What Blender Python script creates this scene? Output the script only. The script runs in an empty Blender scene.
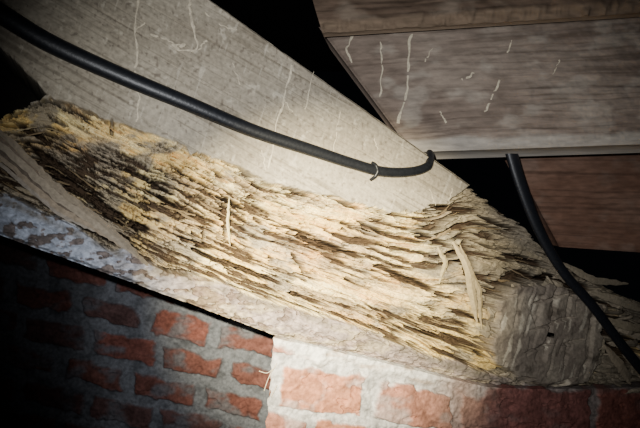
import bpy, math, numpy as np
from mathutils import Matrix, Vector
rng=np.random.default_rng(7)
F=480.0
PITCH=math.radians(15); CAMZ=1.5
cp,sp=math.cos(PITCH),math.sin(PITCH)
def toworld(p):
    p=np.asarray(p,float); o=np.empty_like(p)
    o[...,0]=p[...,0]; o[...,1]=p[...,1]*cp-p[...,2]*sp; o[...,2]=p[...,1]*sp+p[...,2]*cp+CAMZ
    return o
class Plane:
    """wall / timber face: 1/depth = a + b*x + c*y (an exact plane in space)"""
    def __init__(s,a,b,c=0.0):
        s.a,s.b,s.c=a,b,c
        p=[s.flat(np.array(x,float),np.array(y,float)) for x,y in((0,0),(600,0),(0,400))]
        n=np.cross(p[1]-p[0],p[2]-p[0]); n/=np.linalg.norm(n)
        if n[1]>0:n=-n
        s.n=n
    def flat(s,x,y):
        d=1.0/(s.a+s.b*x+s.c*y)
        return np.stack([(x-320)/F*d,d,(214-y)/F*d],-1)
    def at(s,x,y,h=0):
        return s.flat(np.asarray(x,float),np.asarray(y,float))+np.asarray(h)[...,None]*s.n
def plane2(x0,d0,x1,d1):
    b=(1/d1-1/d0)/(x1-x0); return Plane(1/d0-b*x0,b)
# ---------- noise
TAB=rng.random((512,512))
def vn(x,y,seed=0):
    x=np.asarray(x,float)+seed*37.7; y=np.asarray(y,float)+seed*91.3
    xi=np.floor(x).astype(int); yi=np.floor(y).astype(int); fx=x-xi; fy=y-yi
    fx=fx*fx*(3-2*fx); fy=fy*fy*(3-2*fy)
    g=lambda i,j:TAB[(i)%512,(j)%512]
    return 2*((g(xi,yi)*(1-fx)+g(xi+1,yi)*fx)*(1-fy)+(g(xi,yi+1)*(1-fx)+g(xi+1,yi+1)*fx)*fy)-1
def fbm(x,y,seed=0,o=4):
    r=0;a=1;t=0
    for i in range(o):
        r=r+a*vn(x*2**i,y*2**i,seed+i*3.1);t+=a;a*=.5
    return r/t*1.5
def ss(a,b,x):
    t=np.clip((x-a)/(b-a),0,1); return t*t*(3-2*t)
def mix(a,b,m):
    return np.asarray(a)*(1-m[...,None])+np.asarray(b)*m[...,None]
# ---------- materials
def mat(name,rough=.85,bump=.3,scale=60,stretch=(1,1,1),attr=True,col=(.5,.5,.5),var=.35,spec=.3):
    m=bpy.data.materials.new(name); m.use_nodes=True; nt=m.node_tree; N=nt.nodes; L=nt.links
    b=N['Principled BSDF']; b.inputs['Roughness'].default_value=rough; b.inputs['Specular IOR Level'].default_value=spec
    tc=N.new('ShaderNodeTexCoord'); mp=N.new('ShaderNodeMapping'); mp.inputs['Scale'].default_value=stretch
    L.new(tc.outputs['Object'],mp.inputs['Vector'])
    n=N.new('ShaderNodeTexNoise'); n.inputs['Scale'].default_value=scale; n.inputs['Detail'].default_value=8
    L.new(mp.outputs[0],n.inputs['Vector'])
    mr=N.new('ShaderNodeMapRange'); mr.inputs['From Min'].default_value=.3; mr.inputs['From Max'].default_value=.7
    mr.inputs['To Min'].default_value=1-var; mr.inputs['To Max'].default_value=1+var*.6
    L.new(n.outputs['Fac'],mr.inputs['Value'])
    vm=N.new('ShaderNodeVectorMath'); vm.operation='SCALE'
    if attr:
        a=N.new('ShaderNodeAttribute'); a.attribute_name='Col'; L.new(a.outputs['Color'],vm.inputs[0])
    else: vm.inputs[0].default_value=col
    L.new(mr.outputs[0],vm.inputs['Scale']); L.new(vm.outputs[0],b.inputs['Base Color'])
    bp=N.new('ShaderNodeBump'); bp.inputs['Strength'].default_value=bump; bp.inputs['Distance'].default_value=.003
    L.new(n.outputs['Fac'],bp.inputs['Height']); L.new(bp.outputs[0],b.inputs['Normal'])
    return m
M_rot=mat('decayed_timber',.9,.35,150,var=.25,spec=.12)
M_wood=mat('rough_sawn_timber',.9,.5,100,stretch=(.15,1,1),var=.28,spec=.08)
M_brick=mat('old_brick_and_mortar',.95,.6,110,spec=.1)
M_cable=mat('black_rubber_cable',.42,.12,200,attr=False,col=(.010,.011,.014),var=.3,spec=.45)
M_mud=mat('termite_mud',.95,.5,200,attr=False,col=(.62,.54,.40),var=.3)
M_dark=mat('void_black_timber',.95,.4,30,attr=False,col=(.008,.006,.005),var=.5)  # timber coloured near-black so the unlit void reads dark
# ---------- mesh helpers
def mkobj(name,verts,faces,material,cols=None,parent=None,smooth=True):
    me=bpy.data.meshes.new(name); me.from_pydata(verts.tolist() if hasattr(verts,'tolist') else verts,[],faces.tolist() if hasattr(faces,'tolist') else faces)
    if cols is not None:
        at=me.color_attributes.new('Col','FLOAT_COLOR','POINT')
        c=np.ones((len(verts),4)); c[:,:3]=np.clip(cols,0,1); at.data.foreach_set('color',c.ravel().astype(np.float32))
    me.materials.append(material)
    if smooth: me.polygons.foreach_set('use_smooth',[True]*len(me.polygons))
    me.update(); o=bpy.data.objects.new(name,me); bpy.context.scene.collection.objects.link(o)
    if parent: o.parent=parent
    return o
def empty(name,loc):
    e=bpy.data.objects.new(name,None); e.empty_display_size=.1; bpy.context.scene.collection.objects.link(e); return e
def slab(name,plane,X,Y,H,C,thick,material,parent=None,back=None):
    """relief face + solid body behind it. X,Y,H (rows,cols)"""
    R,K=X.shape
    P=plane.at(X,Y,H).reshape(-1,3); idx=np.arange(R*K).reshape(R,K)
    q=np.stack([idx[:-1,:-1],idx[1:,:-1],idx[1:,1:],idx[:-1,1:]],-1).reshape(-1,4)
    ring=np.concatenate([idx[0,:],idx[1:,-1],idx[-1,-2::-1],idx[-2:0:-1,0]])
    rx=X.ravel()[ring]; ry=Y.ravel()[ring]
    bk=plane.at(rx,ry,np.full(len(ring),-thick)) if back is None else plane.at(rx,ry,np.zeros(len(ring)))+np.asarray(back)
    n0=len(P); m=len(ring); i=np.arange(m); j=(i+1)%m
    V=np.concatenate([P,P[ring],bk]); Cc=C.reshape(-1,3); Cr=Cc[ring]
    sk=np.stack([n0+i,n0+j,n0+m+j,n0+m+i],-1)
    faces=q.tolist()+sk.tolist()+[list(range(n0+2*m-1,n0+m-1,-1))]
    return mkobj(name,toworld(V),faces,material,np.concatenate([Cc,Cr,Cr]),parent)
def tube(name,plane,pts,rad,h,material,parent=None,flat=1.0,n=6):
    pts=np.array(pts,float); k=len(pts)
    out=[];rr=[];hh=[]
    rad=np.broadcast_to(rad,(k,)); h=np.broadcast_to(h,(k,))
    for i in range(k-1):
        p0,p1,p2,p3=pts[max(i-1,0)],pts[i],pts[i+1],pts[min(i+2,k-1)]
        for t in np.linspace(0,1,n,endpoint=False):
            out.append(.5*((2*p1)+(-p0+p2)*t+(2*p0-5*p1+4*p2-p3)*t*t+(-p0+3*p1-3*p2+p3)*t**3))
            rr.append(rad[i]*(1-t)+rad[i+1]*t); hh.append(h[i]*(1-t)+h[i+1]*t)
    out.append(pts[-1]);rr.append(rad[-1]);hh.append(h[-1])
    out=np.array(out);rr=np.array(rr);hh=np.array(hh)
    C=plane.at(out[:,0],out[:,1],hh); T=np.gradient(C,axis=0); T/=np.linalg.norm(T,axis=1)[:,None]
    Nn=np.broadcast_to(plane.n,T.shape); B=np.cross(T,Nn); B/=np.linalg.norm(B,axis=1)[:,None]; N2=np.cross(B,T)
    S=14; ang=np.linspace(0,2*np.pi,S,endpoint=False)
    V=C[:,None]+rr[:,None,None]*(B[:,None]*np.cos(ang)[None,:,None]+flat*N2[:,None]*np.sin(ang)[None,:,None])
    V=V.reshape(-1,3);Fs=[]
    for i in range(len(C)-1):
        for j in range(S):
            Fs.append([i*S+j,i*S+(j+1)%S,(i+1)*S+(j+1)%S,(i+1)*S+j])
    Fs.append(list(range(S-1,-1,-1)));Fs.append([(len(C)-1)*S+j for j in range(S)])
    return mkobj(name,toworld(V),Fs,material,None,parent)

# =====================================================  THE DECAYED BEAM
BP=plane2(0,.70,640,1.30)
def ytop(x): return np.interp(x,[-140,215,530,562,600,640,720],[-254,0,225,262,282,300,330])
def ybot(x): return np.interp(x,[-140,0,145,275,380,490,560,640,720],[184,236,288,336,360,386,388,386,392])
def yR(x): return np.interp(x,[-140,0,45,100,190,270,330,400,440,470,530,720],[30,112,92,118,146,180,196,214,212,184,190,200])
def yL(x): return np.interp(x,[-140,0,145,300,440,500,560,640,720],[135,196,264,312,360,379,393,396,400])
COLS=1150;ROWS=520
xs=np.linspace(-110,690,COLS); v=np.linspace(0,1,ROWS)[:,None]
X=np.broadcast_to(xs,(ROWS,COLS)).copy(); Yt=ytop(X);Yb=ybot(X); 
Y=Yt+(Yb-Yt)*v
def gauss(x,w):return np.exp(-(x/w)**2)
edge_b=Yb-Y; edge_t=Y-Yt
sm=np.convolve(np.pad(yR(xs),20,'edge'),np.ones(41)/41,'valid')
yRs=np.interp(X,xs,sm); jag=4*fbm(X/40,Y/200,3)+6*np.abs(fbm(X/9,Y/60,4))*ss(-.2,.4,vn(X/30,X*0,5))-2
q=(Y-yRs)/(yL(X)-yRs+1e-6); S=X+.35*Y; T=q*130-.10*X
m_top=ss(0,3,Y-(yR(X)+jag)); m_bot=ss(0,4,(yL(X)+5*fbm(X/30,X*0,8))-Y)
m=m_top*m_bot
Tw=T+5*fbm(S/110,T/40,11,3)+1.1*fbm(S/12,T/5,12,3)
def plates(d,ln,amp,seed,tilt=.6):
    u=Tw/d+.45*vn(S/ln/1.0,Tw/d/3,seed); k=np.floor(u); f=u-k
    s=S/ln+TAB[(k.astype(int)*31+seed)%512,seed]*9+.22*vn(S/3,T/3,seed+2); c=np.floor(s); g=s-c
    r=TAB[(k.astype(int)*13+seed)%512,(c.astype(int)*29+seed*7)%512]
    r2=TAB[(k.astype(int)*57+seed)%512,(c.astype(int)*11+seed*3)%512]
    seam=np.minimum(np.minimum(f,1-f)*d, np.minimum(g,1-g)*ln*1.0)
    return amp*(r+tilt*(f-.5)*(r2*1.6-.8)+.5*(g-.5)*(r-.5)), r2, seam, f
P1,r1,s1,f1=plates(11,52,.0085,21);P2,r2,s2,f2=plates(5.6,24,.0050,33);P3,r3,s3,f3=plates(3.0,10,.0024,47)
broad=fbm(S/80,T/28,51,3)
rug=ss(-.65,.25,fbm(S/55,T/20,59,3)+.25*gauss(X-200,120))
L1=P1+P2*(.35+.65*rug)+P3*(.25+.75*rug)
g1=(1-ss(.8,1.8,s1+.5*fbm(S/5,T/3,57)))*ss(-.35,.05,broad+1.0*(r1-.5))
g2=(1-ss(.5,1.15,s2+.3*fbm(S/4,T/3,58)))*ss(-.2,.2,broad+1.1*(r2-.5))*(.4+.6*rug)
g3=(1-ss(.3,.75,s3))*ss(.05,.5,fbm(S/40,T/20,55)+.8*(r3-.5))*rug
c1=ss(.46,.54,vn(S/30,Tw/3.2,61)+.26*broad+.12*fbm(S/5,T/2,62)); c2=ss(.44,.54,vn(S/14,Tw/2.3,71)+.2*fbm(S/60,T/25,52))*(.4+.6*rug)
c3=ss(.66,.73,vn(S/45,Tw/5.0,64)+.2*fbm(S/8,T/3,65))
cub=gauss((X-215),60)*gauss(Y-210,45)+.7*gauss((X-120),55)*gauss(Y-180,40)
c4=ss(.35,.55,vn(S/4.2,T/12,91)+.9*cub-.5)
belly=np.sin(np.clip(q,0,1)*np.pi)
calm=1-.85*gauss(X-395,60)*gauss(Y-300,20)-.75*gauss(X-110,70)*gauss(Y-136,14)-.5*gauss(X-300,50)*gauss(Y-292,12)
fib=vn(S/14,Tw/1.1,96)
crk=calm*(.030*g1+.024*g2+.010*g3+.030*c1+.016*c2+.034*c3+.009*c4)
crk=np.minimum(crk,.045)
Hr=-.015-.007*belly+L1-crk+.002*fbm(S/14,T/4,95)+.0010*fib+.0012*fbm(X/3,Y/3,97)
Hr=np.minimum(Hr,-.002)
calm_r=1-.6*ss(430,470,X)*ss(34,6,edge_t)
Hr=-.012+(Hr+.012)*calm_r
H=.0009*fbm(X/14,Y/14,1)+.0005*fbm(S/60,(Y-.55*X)/3,2)-.0011*ss(.5,.65,vn((X+.5*Y)/130,(Y-.58*X)/2.2,6))
H=H*(1-m)+Hr*m
strip=(1-m_bot)
stw=fbm(X/16,Y/6,102)+.5*fbm(X/5,Y/4,104)
H+=strip*(.005*fbm(X/14,Y/7,101)+.002*fbm(X/4,Y/3,105)-.006*ss(.25,.5,stw)*ss(40,160,X)-.003*ss(.35,.5,stw))
inh=np.minimum(Y-(46+.98*X),(116-.46*X)-Y)+2*fbm(X/9,Y/9,103); hole=ss(0,5,inh)
H-=.16*hole
def ell(cx,cy,rx,ry,rot=0):
    c,s=math.cos(rot),math.sin(rot); dx=X-cx;dy=Y-cy
    return np.sqrt(((dx*c+dy*s)/rx)**2+((-dx*s+dy*c)/ry)**2)
cav=1-ss(.75,1.1,ell(474,263,8,24,-.12)+.15*fbm(X/8,Y/8,110)); H-=.075*cav
for (cx,cy,rx,ry,ro,d) in [(88,196,62,6,.62,.05),(60,166,55,4,.6,.045),(115,238,24,7,.3,.05),(135,226,14,5,.2,.04),(240,268,60,2.8,.36,.045),(330,245,46,3.6,.33,.05),(420,283,44,4,.42,.06),(302,264,16,2.8,1.0,.045),(228,222,2.0,24,.02,.035),(206,232,2,10,.1,.03),(262,187,16,3,.5,.05),(455,208,30,3,.1,.04),(500,222,28,3,.35,.05),(535,262,30,4,.3,.05),(590,300,40,5,.25,.06),(612,330,14,22,.3,.07),(628,352,18,10,.3,.06),(575,283,30,4,.3,.05),(112,125,2,9,0,.025),(30,130,26,3,.5,.03),(175,205,24,3,.5,.05),(200,245,20,3,.3,.05),(150,180,26,2.8,.5,.05),(240,205,18,2.7,.45,.05),(350,205,24,2.6,.4,.045),(385,232,26,2.8,.42,.05),(440,240,20,2.8,.4,.05),(310,300,24,2.4,.35,.04),(430,335,24,2.4,.3,.04)]:
    H-=d*(1-ss(.6,1.1,ell(cx,cy,rx,ry,ro)+.35*fbm(X/9,Y/5,111)))
def sup(cx,cy,rx,ry,p,rot=0):
    c,s=math.cos(rot),math.sin(rot); dx=X-cx;dy=Y-cy
    return (np.abs((dx*c+dy*s)/rx)**p+np.abs((-dx*s+dy*c)/ry)**p)**(1/p)
rs=sup(548,336,56,52,3.4,.22)+.10*fbm(X/22,Y/22,120)+.04*fbm(X/6,Y/6,119)
stub=1-ss(.90,.98,rs); ring=ss(.95,.99,rs)*(1-ss(1.05,1.16,rs))*ss(15,-15,Y-312-.2*(X-545))
Hst=.000+.007*np.sqrt(np.clip(1-rs**2.5,0,1))+.005*fbm(X/24,Y/18,121)+.001*fbm(X/5,Y/5,125)-.003*ss(.4,.55,vn((X+.3*Y)/3.2,Y/24,122))-.008*ss(.66,.76,vn((X+.2*Y)/7,Y/50,123))-.010*ss(.62,.72,vn((X-.6*Y)/40,(Y+.3*X)/5,124))
H=H*(1-stub)+Hst*stub-.05*ring*(1-stub)
H-=.012*(1-ss(0,5,edge_t))+.01*(1-ss(0,5,edge_b))
cream=np.array([.76,.555,.22]);pale=np.array([.84,.70,.37]);orange=np.array([.70,.33,.08]);brown=np.array([.055,.034,.020]);tan=np.array([.42,.315,.19]);dust=np.array([.29,.25,.19])
n1=fbm(S/70,Tw/14,201);n2=fbm(S/30,Tw/4,202);n3=fbm(X/60,Y/40,203)
Cr=mix(cream,pale,ss(-.2,.6,n1)); Cr=mix(Cr,orange,ss(.25,.9,n2+.5*n3)*.5)
Cr=mix(Cr,orange,np.clip(gauss(X-320,45)*gauss(Y-250,18)*.9+gauss(X-70,60)*gauss(Y-150,18)*.4+gauss(X-410,60)*gauss(Y-285,20)*.3,0,1))
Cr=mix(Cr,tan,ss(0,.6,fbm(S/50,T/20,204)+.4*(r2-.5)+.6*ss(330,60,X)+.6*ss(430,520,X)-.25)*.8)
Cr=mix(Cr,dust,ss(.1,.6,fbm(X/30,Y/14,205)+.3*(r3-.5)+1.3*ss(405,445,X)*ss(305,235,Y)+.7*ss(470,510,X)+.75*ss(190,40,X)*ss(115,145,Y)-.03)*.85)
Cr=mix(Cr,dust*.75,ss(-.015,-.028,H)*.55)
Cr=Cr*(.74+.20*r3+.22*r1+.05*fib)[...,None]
deep=ss(-.030,-.045,H); Cr=mix(Cr,brown,deep*.96)  # deep cracks: brown grime, and shade put into the colour by depth
grey=np.array([.33,.285,.215])
grn=fbm((X+.5*Y)/120,(Y-.58*X)/3,211)
Cs=mix(grey,np.array([.41,.36,.275]),ss(-.5,.6,fbm(X/60,Y/35,210)+.25*grn)); Cs=mix(Cs,np.array([.17,.14,.10]),ss(.10,.9,grn+.4*fbm(X/50,Y/30,214))*.6)
Cs=mix(Cs,np.array([.60,.54,.42]),ss(.6,.85,fbm(X/9,Y/9,212))*.5); Cs=mix(Cs,np.array([.14,.11,.085]),ss(.66,.78,vn(X/2.6,Y/2.6,215))*.55)
Cs=mix(Cs,np.array([.64,.58,.46]),ss(.78,.88,vn((X+.35*Y)/1.8,Y/22,216))*.4)
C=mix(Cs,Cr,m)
blue=np.array([.46,.50,.58]);pink=np.array([.36,.26,.20]);crm=np.array([.46,.38,.27])
Cl=mix(blue,pink,ss(90,200,X)*.8); Cl=mix(Cl,crm,ss(-.1,.3,fbm(X/20,Y/7,220))*ss(60,220,X)*.9); Cl=mix(Cl,brown*2.5,ss(.15,.40,stw)*.8*ss(600,60,X))
Cl=Cl*(.85+.35*fbm(X/5,Y/4,224))[...,None]; Cl=mix(Cl,dust*.6,ss(8,0,np.abs(Y-yL(X)-2))*ss(-.4,.3,fbm(X/12,Y*0,225))*.7)
C=mix(C,Cl,strip*(1-stub)); C=mix(C,np.array([.012,.01,.008]),hole)  # darkness inside the hole is painted on as near-black
Cst=mix(np.array([.25,.205,.16]),np.array([.35,.295,.225]),ss(-.3,.5,fbm(X/25,Y/18,230)))
Cst=mix(Cst,np.array([.60,.53,.41]),ss(.55,.70,vn((X+.3*Y)/2.4,Y/22,231))*.8); Cst=mix(Cst,np.array([.09,.07,.05]),ss(.4,.8,fbm(X/8,Y/14,232))*.7); C=mix(C,Cst,stub); C=mix(C,brown*.3,cav)  # cavity shade painted in as very dark brown
C=mix(C,brown*.9,ss(-.010,-.02,H)*stub)  # stub cracks: shade put into the colour by depth
H=H.astype(float)
beam=empty('termite_damaged_timber_beam',(0,0,0))
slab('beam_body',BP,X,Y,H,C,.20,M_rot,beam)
# --- loose flakes
def hat(x,y):
    i=np.clip((x+110)/800*(COLS-1),0,COLS-1).astype(int)
    vv=(y-ytop(x))/(ybot(x)-ytop(x)); j=np.clip(vv*(ROWS-1),0,ROWS-1).astype(int); return H[j,i],C[j,i]
V=[];Fc=[];CC=[]
def flake(pts,w,hs,col,th=.0012):
    n=len(pts); d=np.gradient(pts,axis=0); d/=np.linalg.norm(d,axis=1)[:,None]+1e-9; nn=np.stack([-d[:,1],d[:,0]],-1)
    base=sum(len(a) for a in V)
    a=pts-nn*w[:,None]/2; b=pts+nn*w[:,None]/2
    A=BP.at(a[:,0],a[:,1],hs); Cc=BP.at(pts[:,0],pts[:,1],hs+th); B=BP.at(b[:,0],b[:,1],hs+.0005); D=BP.at(pts[:,0],pts[:,1],hs-th)
    V.append(np.stack([A,Cc,B,D],1).reshape(-1,3))
    for i in range(n-1):
        for k in range(4):
            Fc.append([base+4*i+k,base+4*i+(k+1)%4,base+4*i+4+(k+1)%4,base+4*i+4+k])
    Fc.append([base,base+1,base+2,base+3]);e=base+4*(n-1);Fc.append([e+3,e+2,e+1,e])
    CC.append(np.repeat(np.asarray(col)[None]*(1+.1*rng.standard_normal()),4*n,0))
for k in range(380):
    x=rng.uniform(-60,640); f=rng.uniform(.04,.94); yy0=np.interp(x,xs,sm); y=yy0+f*(yL(x)-yy0)
    if y<ytop(x)+14: continue
    if ((x-548)/62)**2+((y-336)/58)**2<1.1: continue
    if 345<x<450 and 285<y<322: continue
    Ln=rng.choice([7,13,24,34],p=[.4,.35,.2,.05])*rng.uniform(.7,1.2)
    n=9; tt=np.linspace(-.5,.5,n); px=x+tt*Ln
    g0=np.interp(px,xs,sm); py=g0+f*(yL(px)-g0)+tt*Ln*(.1+rng.normal(0,.14))+rng.normal(0,.35,n)
    w=rng.uniform(1.2,2.6)*(Ln/30)**.3*np.clip(np.cos(tt*np.pi),.4,1)**.5*(1+.2*rng.standard_normal(n))
    hh,cc=hat(px,py); hb=np.minimum(np.maximum(np.median(hh),-.026),-.008); lift=rng.uniform(.0,.0025); curl=abs(rng.normal(0,.005))*(tt+.5 if rng.random()<.5 else .5-tt)**2
    c=np.maximum(np.percentile(cc,60,axis=0),[.22,.16,.09])*rng.uniform(.8,1.15)
    flake(np.stack([px,py],-1),w,hb+lift+curl+0*tt,c)
def custom(pts,wm,h,col,n=24,th=.002,taper=.6,jit=.8):
    pts=np.array(pts,float);t=np.linspace(0,1,len(pts));u=np.linspace(0,1,n)
    p=np.stack([np.interp(u,t,pts[:,0]),np.interp(u,t,pts[:,1])],-1)
    for _ in range(3): p[1:-1]=(p[:-2]+2*p[1:-1]+p[2:])/4
    p+=rng.normal(0,jit*.3,p.shape)
    w=wm*np.clip(np.sin(np.pi*np.clip(u*.96+.02,0,1)),.05,1)**taper*(1+.08*rng.standard_normal(n))
    flake(p,w,np.interp(u,[0,.5,1],h),col,th)
for k,(o,wd,cc,hz) in enumerate([(0,7,[.36,.30,.22],.006),(6,6,[.20,.16,.12],.001),(12,8,[.38,.32,.24],.005),(19,6,[.16,.13,.10],-.002),(25,6,[.32,.26,.19],.0),(31,5,[.38,.33,.27],-.003)]):
    e=1-k*.07
    custom([(-30,104+o*1.1),(30,160+o*.95),(60,190+o*.8),(60+50*e,190+38*e+o*.45),(60+92*e,190+78*e+o*.1)],wd*.95,[hz-.004,hz,hz-.010],cc,n=40,th=.003,taper=.3,jit=1.8)
custom([(456,242),(466,262),(471,290),(479,322)],9,[-.012,.005,-.006],[.60,.47,.27],th=.003)
custom([(464,245),(480,290),(484,330)],5,[-.014,-.002,-.008],[.46,.36,.21],th=.002)
custom([(441,246),(446,262),(443,285)],5,[-.014,.0,-.014],[.5,.4,.22])
custom([(230,196),(228,222),(231,246)],3.0,[-.006,-.002,-.008],pale*.8)
custom([(560,262),(590,280),(628,284)],7,[.0,.008,.0],[.36,.30,.21]);custom([(590,292),(615,300),(645,312)],8,[.0,.008,.0],[.36,.30,.21])
custom([(600,318),(625,326),(655,330)],8,[.0,.01,.0],[.52,.43,.29]);custom([(604,345),(618,365),(630,384)],9,[.0,.006,.0],[.36,.29,.2])
for k in range(75):
    x=rng.uniform(555,660); y=ytop(x)+rng.uniform(2,95); a=rng.normal(.35,.5);l=rng.uniform(6,24)
    if ((x-548)/56)**2+((y-336)/52)**2<1: continue
    custom([(x-l/2,y-a*l/2),(x,y),(x+l/2,y+a*l/2)],rng.uniform(2,8),[-.02,rng.uniform(-.01,.008),-.02],np.array([.34,.28,.2])*rng.uniform(.5,1.2),n=8,th=.004)
for k in range(30):
    a=rng.uniform(0,6.28); x=548+58*math.cos(a);y=336+52*math.sin(a);l=rng.uniform(6,18);b=rng.uniform(0,3)
    if y>ybot(x)-4: continue
    custom([(x-l/2*math.cos(b),y-l/2*math.sin(b)),(x,y),(x+l/2*math.cos(b),y+l/2*math.sin(b))],rng.uniform(3,7),[-.014,-.004,-.014],np.array([.36,.30,.21])*rng.uniform(.6,1.2),n=8,th=.004)
mkobj('loose_flakes',toworld(np.concatenate(V)),Fc,M_rot,np.concatenate(CC),beam,smooth=False)
def trails(nm,plane,lists,parent,h=.0003,seed=0):
    for i,(pts,r) in enumerate(lists):
        pts=np.array(pts,float); t=np.linspace(0,1,len(pts)*4); u=np.linspace(0,1,len(pts))
        p=np.stack([np.interp(t,u,pts[:,0]),np.interp(t,u,pts[:,1])],-1)+rng.normal(0,.6,(len(t),2))
        tube(nm+'_%d'%(i+1),plane,p,r*rng.uniform(.3,1.3,len(t)),h,M_mud,parent,flat=.3,n=3)
trails('mud_trail',BP,[([(139,-4),(135,25),(137,60),(133,80),(140,100),(136,122)],.0020),([(150,34),(168,40),(180,51),(198,50),(194,28),(189,8),(191,-5)],.0028),([(172,44),(186,46)],.0034),([(198,50),(206,40)],.002),([(136,30),(146,22)],.0014),
 ([(292,64),(284,100),(276,126),(269,168)],.0021),([(284,100),(292,112)],.0012),([(232,62),(240,84)],.0011),([(312,72),(306,110)],.0010),([(262,150),(266,172)],.0014),([(340,110),(334,150)],.0010),([(205,12),(222,26),(236,30)],.0012),([(378,150),(374,138)],.0011),([(430,190),(436,206)],.0012),([(452,188),(449,204)],.0014)],beam)

# =====================================================  CABLES
cab=empty('black_electrical_cable',(0,0,0))
tube('cable_run',BP,[(-60,-22),(0,15),(50,45),(120,77),(190,106),(250,131),(310,151),(350,164),(380,172),(408,172),(426,166),(436,152)],
 [.0150,.0150,.0145,.0138,.0130,.0122,.0115,.0108,.0102,.0095,.0095,.0095],[.010]*8+[.011,.011,.008,-.02],M_cable,cab,n=14,flat=.75)
tube('cable_clip',BP,[(370,163),(372,166),(373,172),(371,177),(369,180)],.0032,[.008,.016,.019,.016,.006],M_cable,cab,flat=.8)
C2=plane2(500,1.12,640,1.16)
cab2=empty('black_electrical_cable.001',(0,0,0))
tube('cable_run',C2,[(496,90),(508,140),(520,182),(538,228),(562,270),(592,305),(622,345),(660,392)],[.014,.015,.015,.0135,.012,.012,.012,.012],.0,M_cable,cab2,flat=.55,n=12)

# =====================================================  JOISTS
def timber(name,plane,quad,nx,ny,hf,cf,thick,parent=None):
    (x0,y0),(x1,y1),(x2,y2),(x3,y3)=quad
    u=np.linspace(0,1,nx)[None];w=np.linspace(0,1,ny)[:,None]
    Xq=(x0*(1-u)+x1*u)*(1-w)+(x3*(1-u)+x2*u)*w; Yq=(y0*(1-u)+y1*u)*(1-w)+(y3*(1-u)+y2*u)*w
    U=u+0*w;W=w+0*u
    h=hf(Xq,Yq,U,W);c=cf(Xq,Yq,U,W)
    return slab(name,plane,Xq,Yq,h,c,thick,M_wood,parent)
def jh(seed,e=.003):
    def f(x,y,u,w):
        return .0014*fbm(x/80,w*28,seed)-.0025*ss(.55,.65,vn(x/160,w*22,seed+5))+.0018*fbm(x/9,y/7,seed+9)-e*(1-ss(0,.02,w))-e*(1-ss(0,.02,1-w))-.005*(1-ss(0,.01,u))
    return f
def jc(a,b,c,seed,edge=None,spots=.4,lt=(.40,.35,.29)):
    def f(x,y,u,w):
        r=mix(np.array(a),np.array(b),ss(-.5,.6,fbm(x/70,w*4,seed)))
        ww=w+.035*fbm(x/170,w*2,seed+8)
        r=mix(r,np.array(c),ss(.0,.8,fbm(x/300,ww*60,seed+2)+.4*fbm(x/60,w*4,seed+10))*.6)
        r=mix(r,np.array(lt),ss(.1,.8,fbm(x/24,y/14,seed+3))*spots)
        if edge is not None: r=mix(r,np.array(edge),ss(.89,.93,w+.02*fbm(x/30,w*2,seed+4)))
        return r
    return f
J1=plane2(345,1.10,640,.98)
j1=empty('floor_joist',(0,0,0))
timber('joist_body',J1,[(318,26),(760,-2),(760,140),(412,152)],420,190,jh(300),jc([.22,.17,.135],[.285,.23,.185],[.12,.088,.068],301,[.38,.34,.29],.55),.16,j1)  # pale lower strip: lit-edge highlight painted into the colour
trails('mud_trail',J1,[([(388,-2),(372,20),(355,32),(346,50),(352,62)],.0032),([(421,8),(410,38),(408,70),(406,95),(397,124)],.0036),([(380,42),(382,66),(380,96)],.0022),([(500,80),(492,98),(484,112)],.0024),([(432,28),(418,30)],.0018),([(462,80),(474,74)],.003),([(512,40),(508,54)],.0014),([(560,60),(553,74)],.0014),([(440,112),(446,122)],.0018),([(432,48),(426,62)],.0015)],j1,h=.0008)
J2=plane2(500,1.34,640,1.26)
j2=empty('floor_joist.001',(0,0,0))
timber('joist_body',J2,[(492,120),(780,116),(780,262),(560,247)],260,120,jh(330),jc([.20,.11,.075],[.26,.155,.11],[.09,.052,.038],331,None,.15),.12,j2)
FB=plane2(300,1.04,640,.93)
timber('floorboard',FB,[(286,-90),(780,-110),(780,2),(322,32)],360,90,
  lambda x,y,u,w:.005*fbm(x/22,y/10,350)-.010*(1-ss(0,.1,1-w+.08*fbm(x/9,x*0,351))),
  jc([.10,.068,.047],[.15,.105,.075],[.04,.028,.02],352,[.20,.145,.10],.5,(.26,.21,.16)),.03)
def box(name,pts,material):
    Vv=toworld(np.array(pts,float)); return mkobj(name,Vv,[[0,1,2,3],[7,6,5,4],[0,4,5,1],[1,5,6,2],[2,6,7,3],[3,7,4,0]],material,smooth=False)
box('ceiling',[(-2,.3,.95),(2.4,.3,.95),(2.4,3.2,.95),(-2,3.2,.95),(-2,.3,1.0),(2.4,.3,1.0),(2.4,3.2,1.0),(-2,3.2,1.0)],M_dark)

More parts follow.
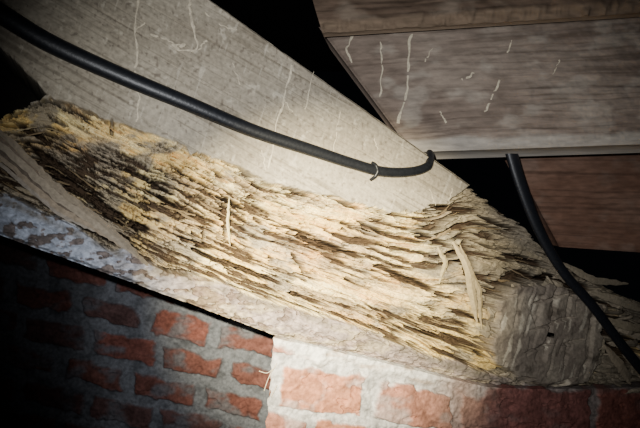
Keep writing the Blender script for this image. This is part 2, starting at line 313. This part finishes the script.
# =====================================================  BRICKWORK
def bricks(X,Y,ox,oy,L,Hh,mort,sl,lean,seed,pal,mcol,dep=.006,wild=.6):
    a=X+lean*Y-ox+4*fbm(X/40,Y/40,seed); b=Y-sl*X-oy+3.5*fbm(X/40,Y/45,seed+1)
    r=np.floor(b/Hh); fb=b-r*Hh; off=np.where(r%2==0,0,.5)*L+L*.22*vn(r*3.3,r*0,seed+2)
    aa=a+off; c=np.floor(aa/L); fa=aa-c*L
    rid=TAB[(r.astype(int)*37+int(seed))%512,(c.astype(int)*91+11)%512]; rid2=TAB[(r.astype(int)*17+5)%512,(c.astype(int)*53+int(seed)*3)%512]
    d=np.minimum(np.minimum(fa,L-fa),np.minimum(fb,Hh-fb))-mort/2*(.7+.6*rid)+3.2*fbm(X/13,Y/10,seed+3)
    mb=ss(0,2.6,d)
    C=mix(np.array(pal[0]),np.array(pal[1]),rid); C=mix(C,np.array(pal[2]),(rid2>.6)*.8)
    C=C*(1+.3*fbm(X/9,Y/7,seed+9))[...,None]
    C=mix(C,np.array(mcol)*.8,ss(.0,.7,fbm(X/22,Y/14,seed+4))*wild)
    M=mix(np.array(mcol),np.array(mcol)*.62,ss(-.2,.7,fbm(X/12,Y/9,seed+5)))
    h=mb*(dep*(.6+.8*rid))+.0016*fbm(X/10,Y/10,seed+6)*(1+mb)+ (1-mb)*.003*fbm(X/6,Y/6,seed+7)-.004*mb*ss(.4,.6,fbm(X/14,Y/12,seed+8))
    return h,mix(M,C,mb)
WB=plane2(0,1.34,300,1.44)
xs2=np.linspace(-260,420,720);ys2=np.linspace(195,560,400);X2,Y2=np.meshgrid(xs2,ys2)
h2,c2_=bricks(X2,Y2,34,6.5,70,33,9,.22,.12,400,[[.25,.095,.075],[.19,.085,.07],[.13,.08,.078]],[.22,.23,.255],.008,.8)
c2_=c2_*(1-.65*ss(110,60,X2+6*fbm(X2/20,Y2/20,470)))[...,None]  # shadow over the left bricks, painted by darkening their colour
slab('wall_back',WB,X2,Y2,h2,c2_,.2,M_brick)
PP=plane2(0,.715,640,1.33)
xs3=np.linspace(0,1,620)[None];v3=np.linspace(0,1,260)[:,None]
Xp0=274+(720-274)*xs3+0*v3; yt=ybot(Xp0)+1; Y3=yt+(520-yt)*v3; X3=Xp0-(.11*(Y3-340)+2.0*fbm(Y3/9,Y3*0,439))*(1-xs3)
h3,c3_=bricks(X3,Y3,276+36,310.5,92,50,9,.17,.10,430,[[.48,.21,.13],[.53,.25,.155],[.41,.19,.14]],[.64,.62,.60],.006,.5)
band=1-ss(8,16,Y3-yt+7*fbm(X3/20,X3*0,440)); band*=1-ss(470,490,X3)
c3_=mix(c3_,mix(np.array([.76,.74,.70]),np.array([.45,.37,.30]),ss(.0,.7,fbm(X3/22,Y3/8,441))),band); h3=h3*(1-band)+band*(.006+.003*fbm(X3/12,Y3/8,442)+.0015*fbm(X3/4,Y3/4,443))
red=ss(480,488,X3+5*fbm(Y3/8,X3/20,460)); h4,c4_=bricks(X3,Y3,470,384-0.02*560,150,52,5,.02,.05,450,[[.28,.10,.075],[.33,.135,.10],[.24,.10,.085]],[.33,.27,.24],.006,.35)
c3_=mix(c3_,c4_,red);h3=h3*(1-red)+h4*red
dull=gauss(X3-462,26); c3_=mix(c3_,np.array([.38,.24,.19]),dull*.8)
pier=slab('brick_pier',PP,X3,Y3,h3,c3_,0,M_brick,back=(.06,.24,0))
for i,(pl,pt) in enumerate([(PP,[(276,362),(268,376),(263,390)]),(PP,[(272,368),(266,372),(258,370)]),(PP,[(276,384),(270,396)])]):
    tube('straw_%d'%i,pl,pt,.0007,.006,M_mud,pier)

# =====================================================  LIGHT + CAMERA
def W(p): return Vector(toworld(np.array(p,float)).tolist())
def spot(name,e,size,tx,ty,loc=(-.035,-.02,.045),col=(1,.97,.91)):
    sl=bpy.data.lights.new(name,'SPOT'); sl.energy=e; sl.spot_size=math.radians(size); sl.spot_blend=1.0; sl.shadow_soft_size=.005; sl.color=col
    so=bpy.data.objects.new(name,sl); bpy.context.scene.collection.objects.link(so)
    so.location=W(loc); tgt=W(BP.at(tx,ty,0)); so.rotation_euler=(tgt-so.location).to_track_quat('-Z','Y').to_euler()
spot('torch_light',42,84,350,210,col=(.95,.97,1.0))
spot('torch_light.001',270,44,325,280,col=(1,.90,.62))
fl=bpy.data.lights.new('fill_light','POINT'); fl.energy=.5; fl.shadow_soft_size=.15; fl.color=(.8,.88,1)  # added dim fill lamp for ambient light, no real source
fo=bpy.data.objects.new('fill_light',fl); bpy.context.scene.collection.objects.link(fo); fo.location=W((-.1,-.1,-.1))
w=bpy.data.worlds.new('World'); bpy.context.scene.world=w; w.use_nodes=True
w.node_tree.nodes['Background'].inputs[0].default_value=(.5,.6,.8,1); w.node_tree.nodes['Background'].inputs[1].default_value=.002
cd=bpy.data.cameras.new('camera'); cd.sensor_width=36; cd.lens=F/640*36; cd.clip_start=.01
co=bpy.data.objects.new('camera',cd); bpy.context.scene.collection.objects.link(co); co.location=(0,0,CAMZ); co.rotation_euler=(math.pi/2+PITCH,0,0)
bpy.context.scene.camera=co
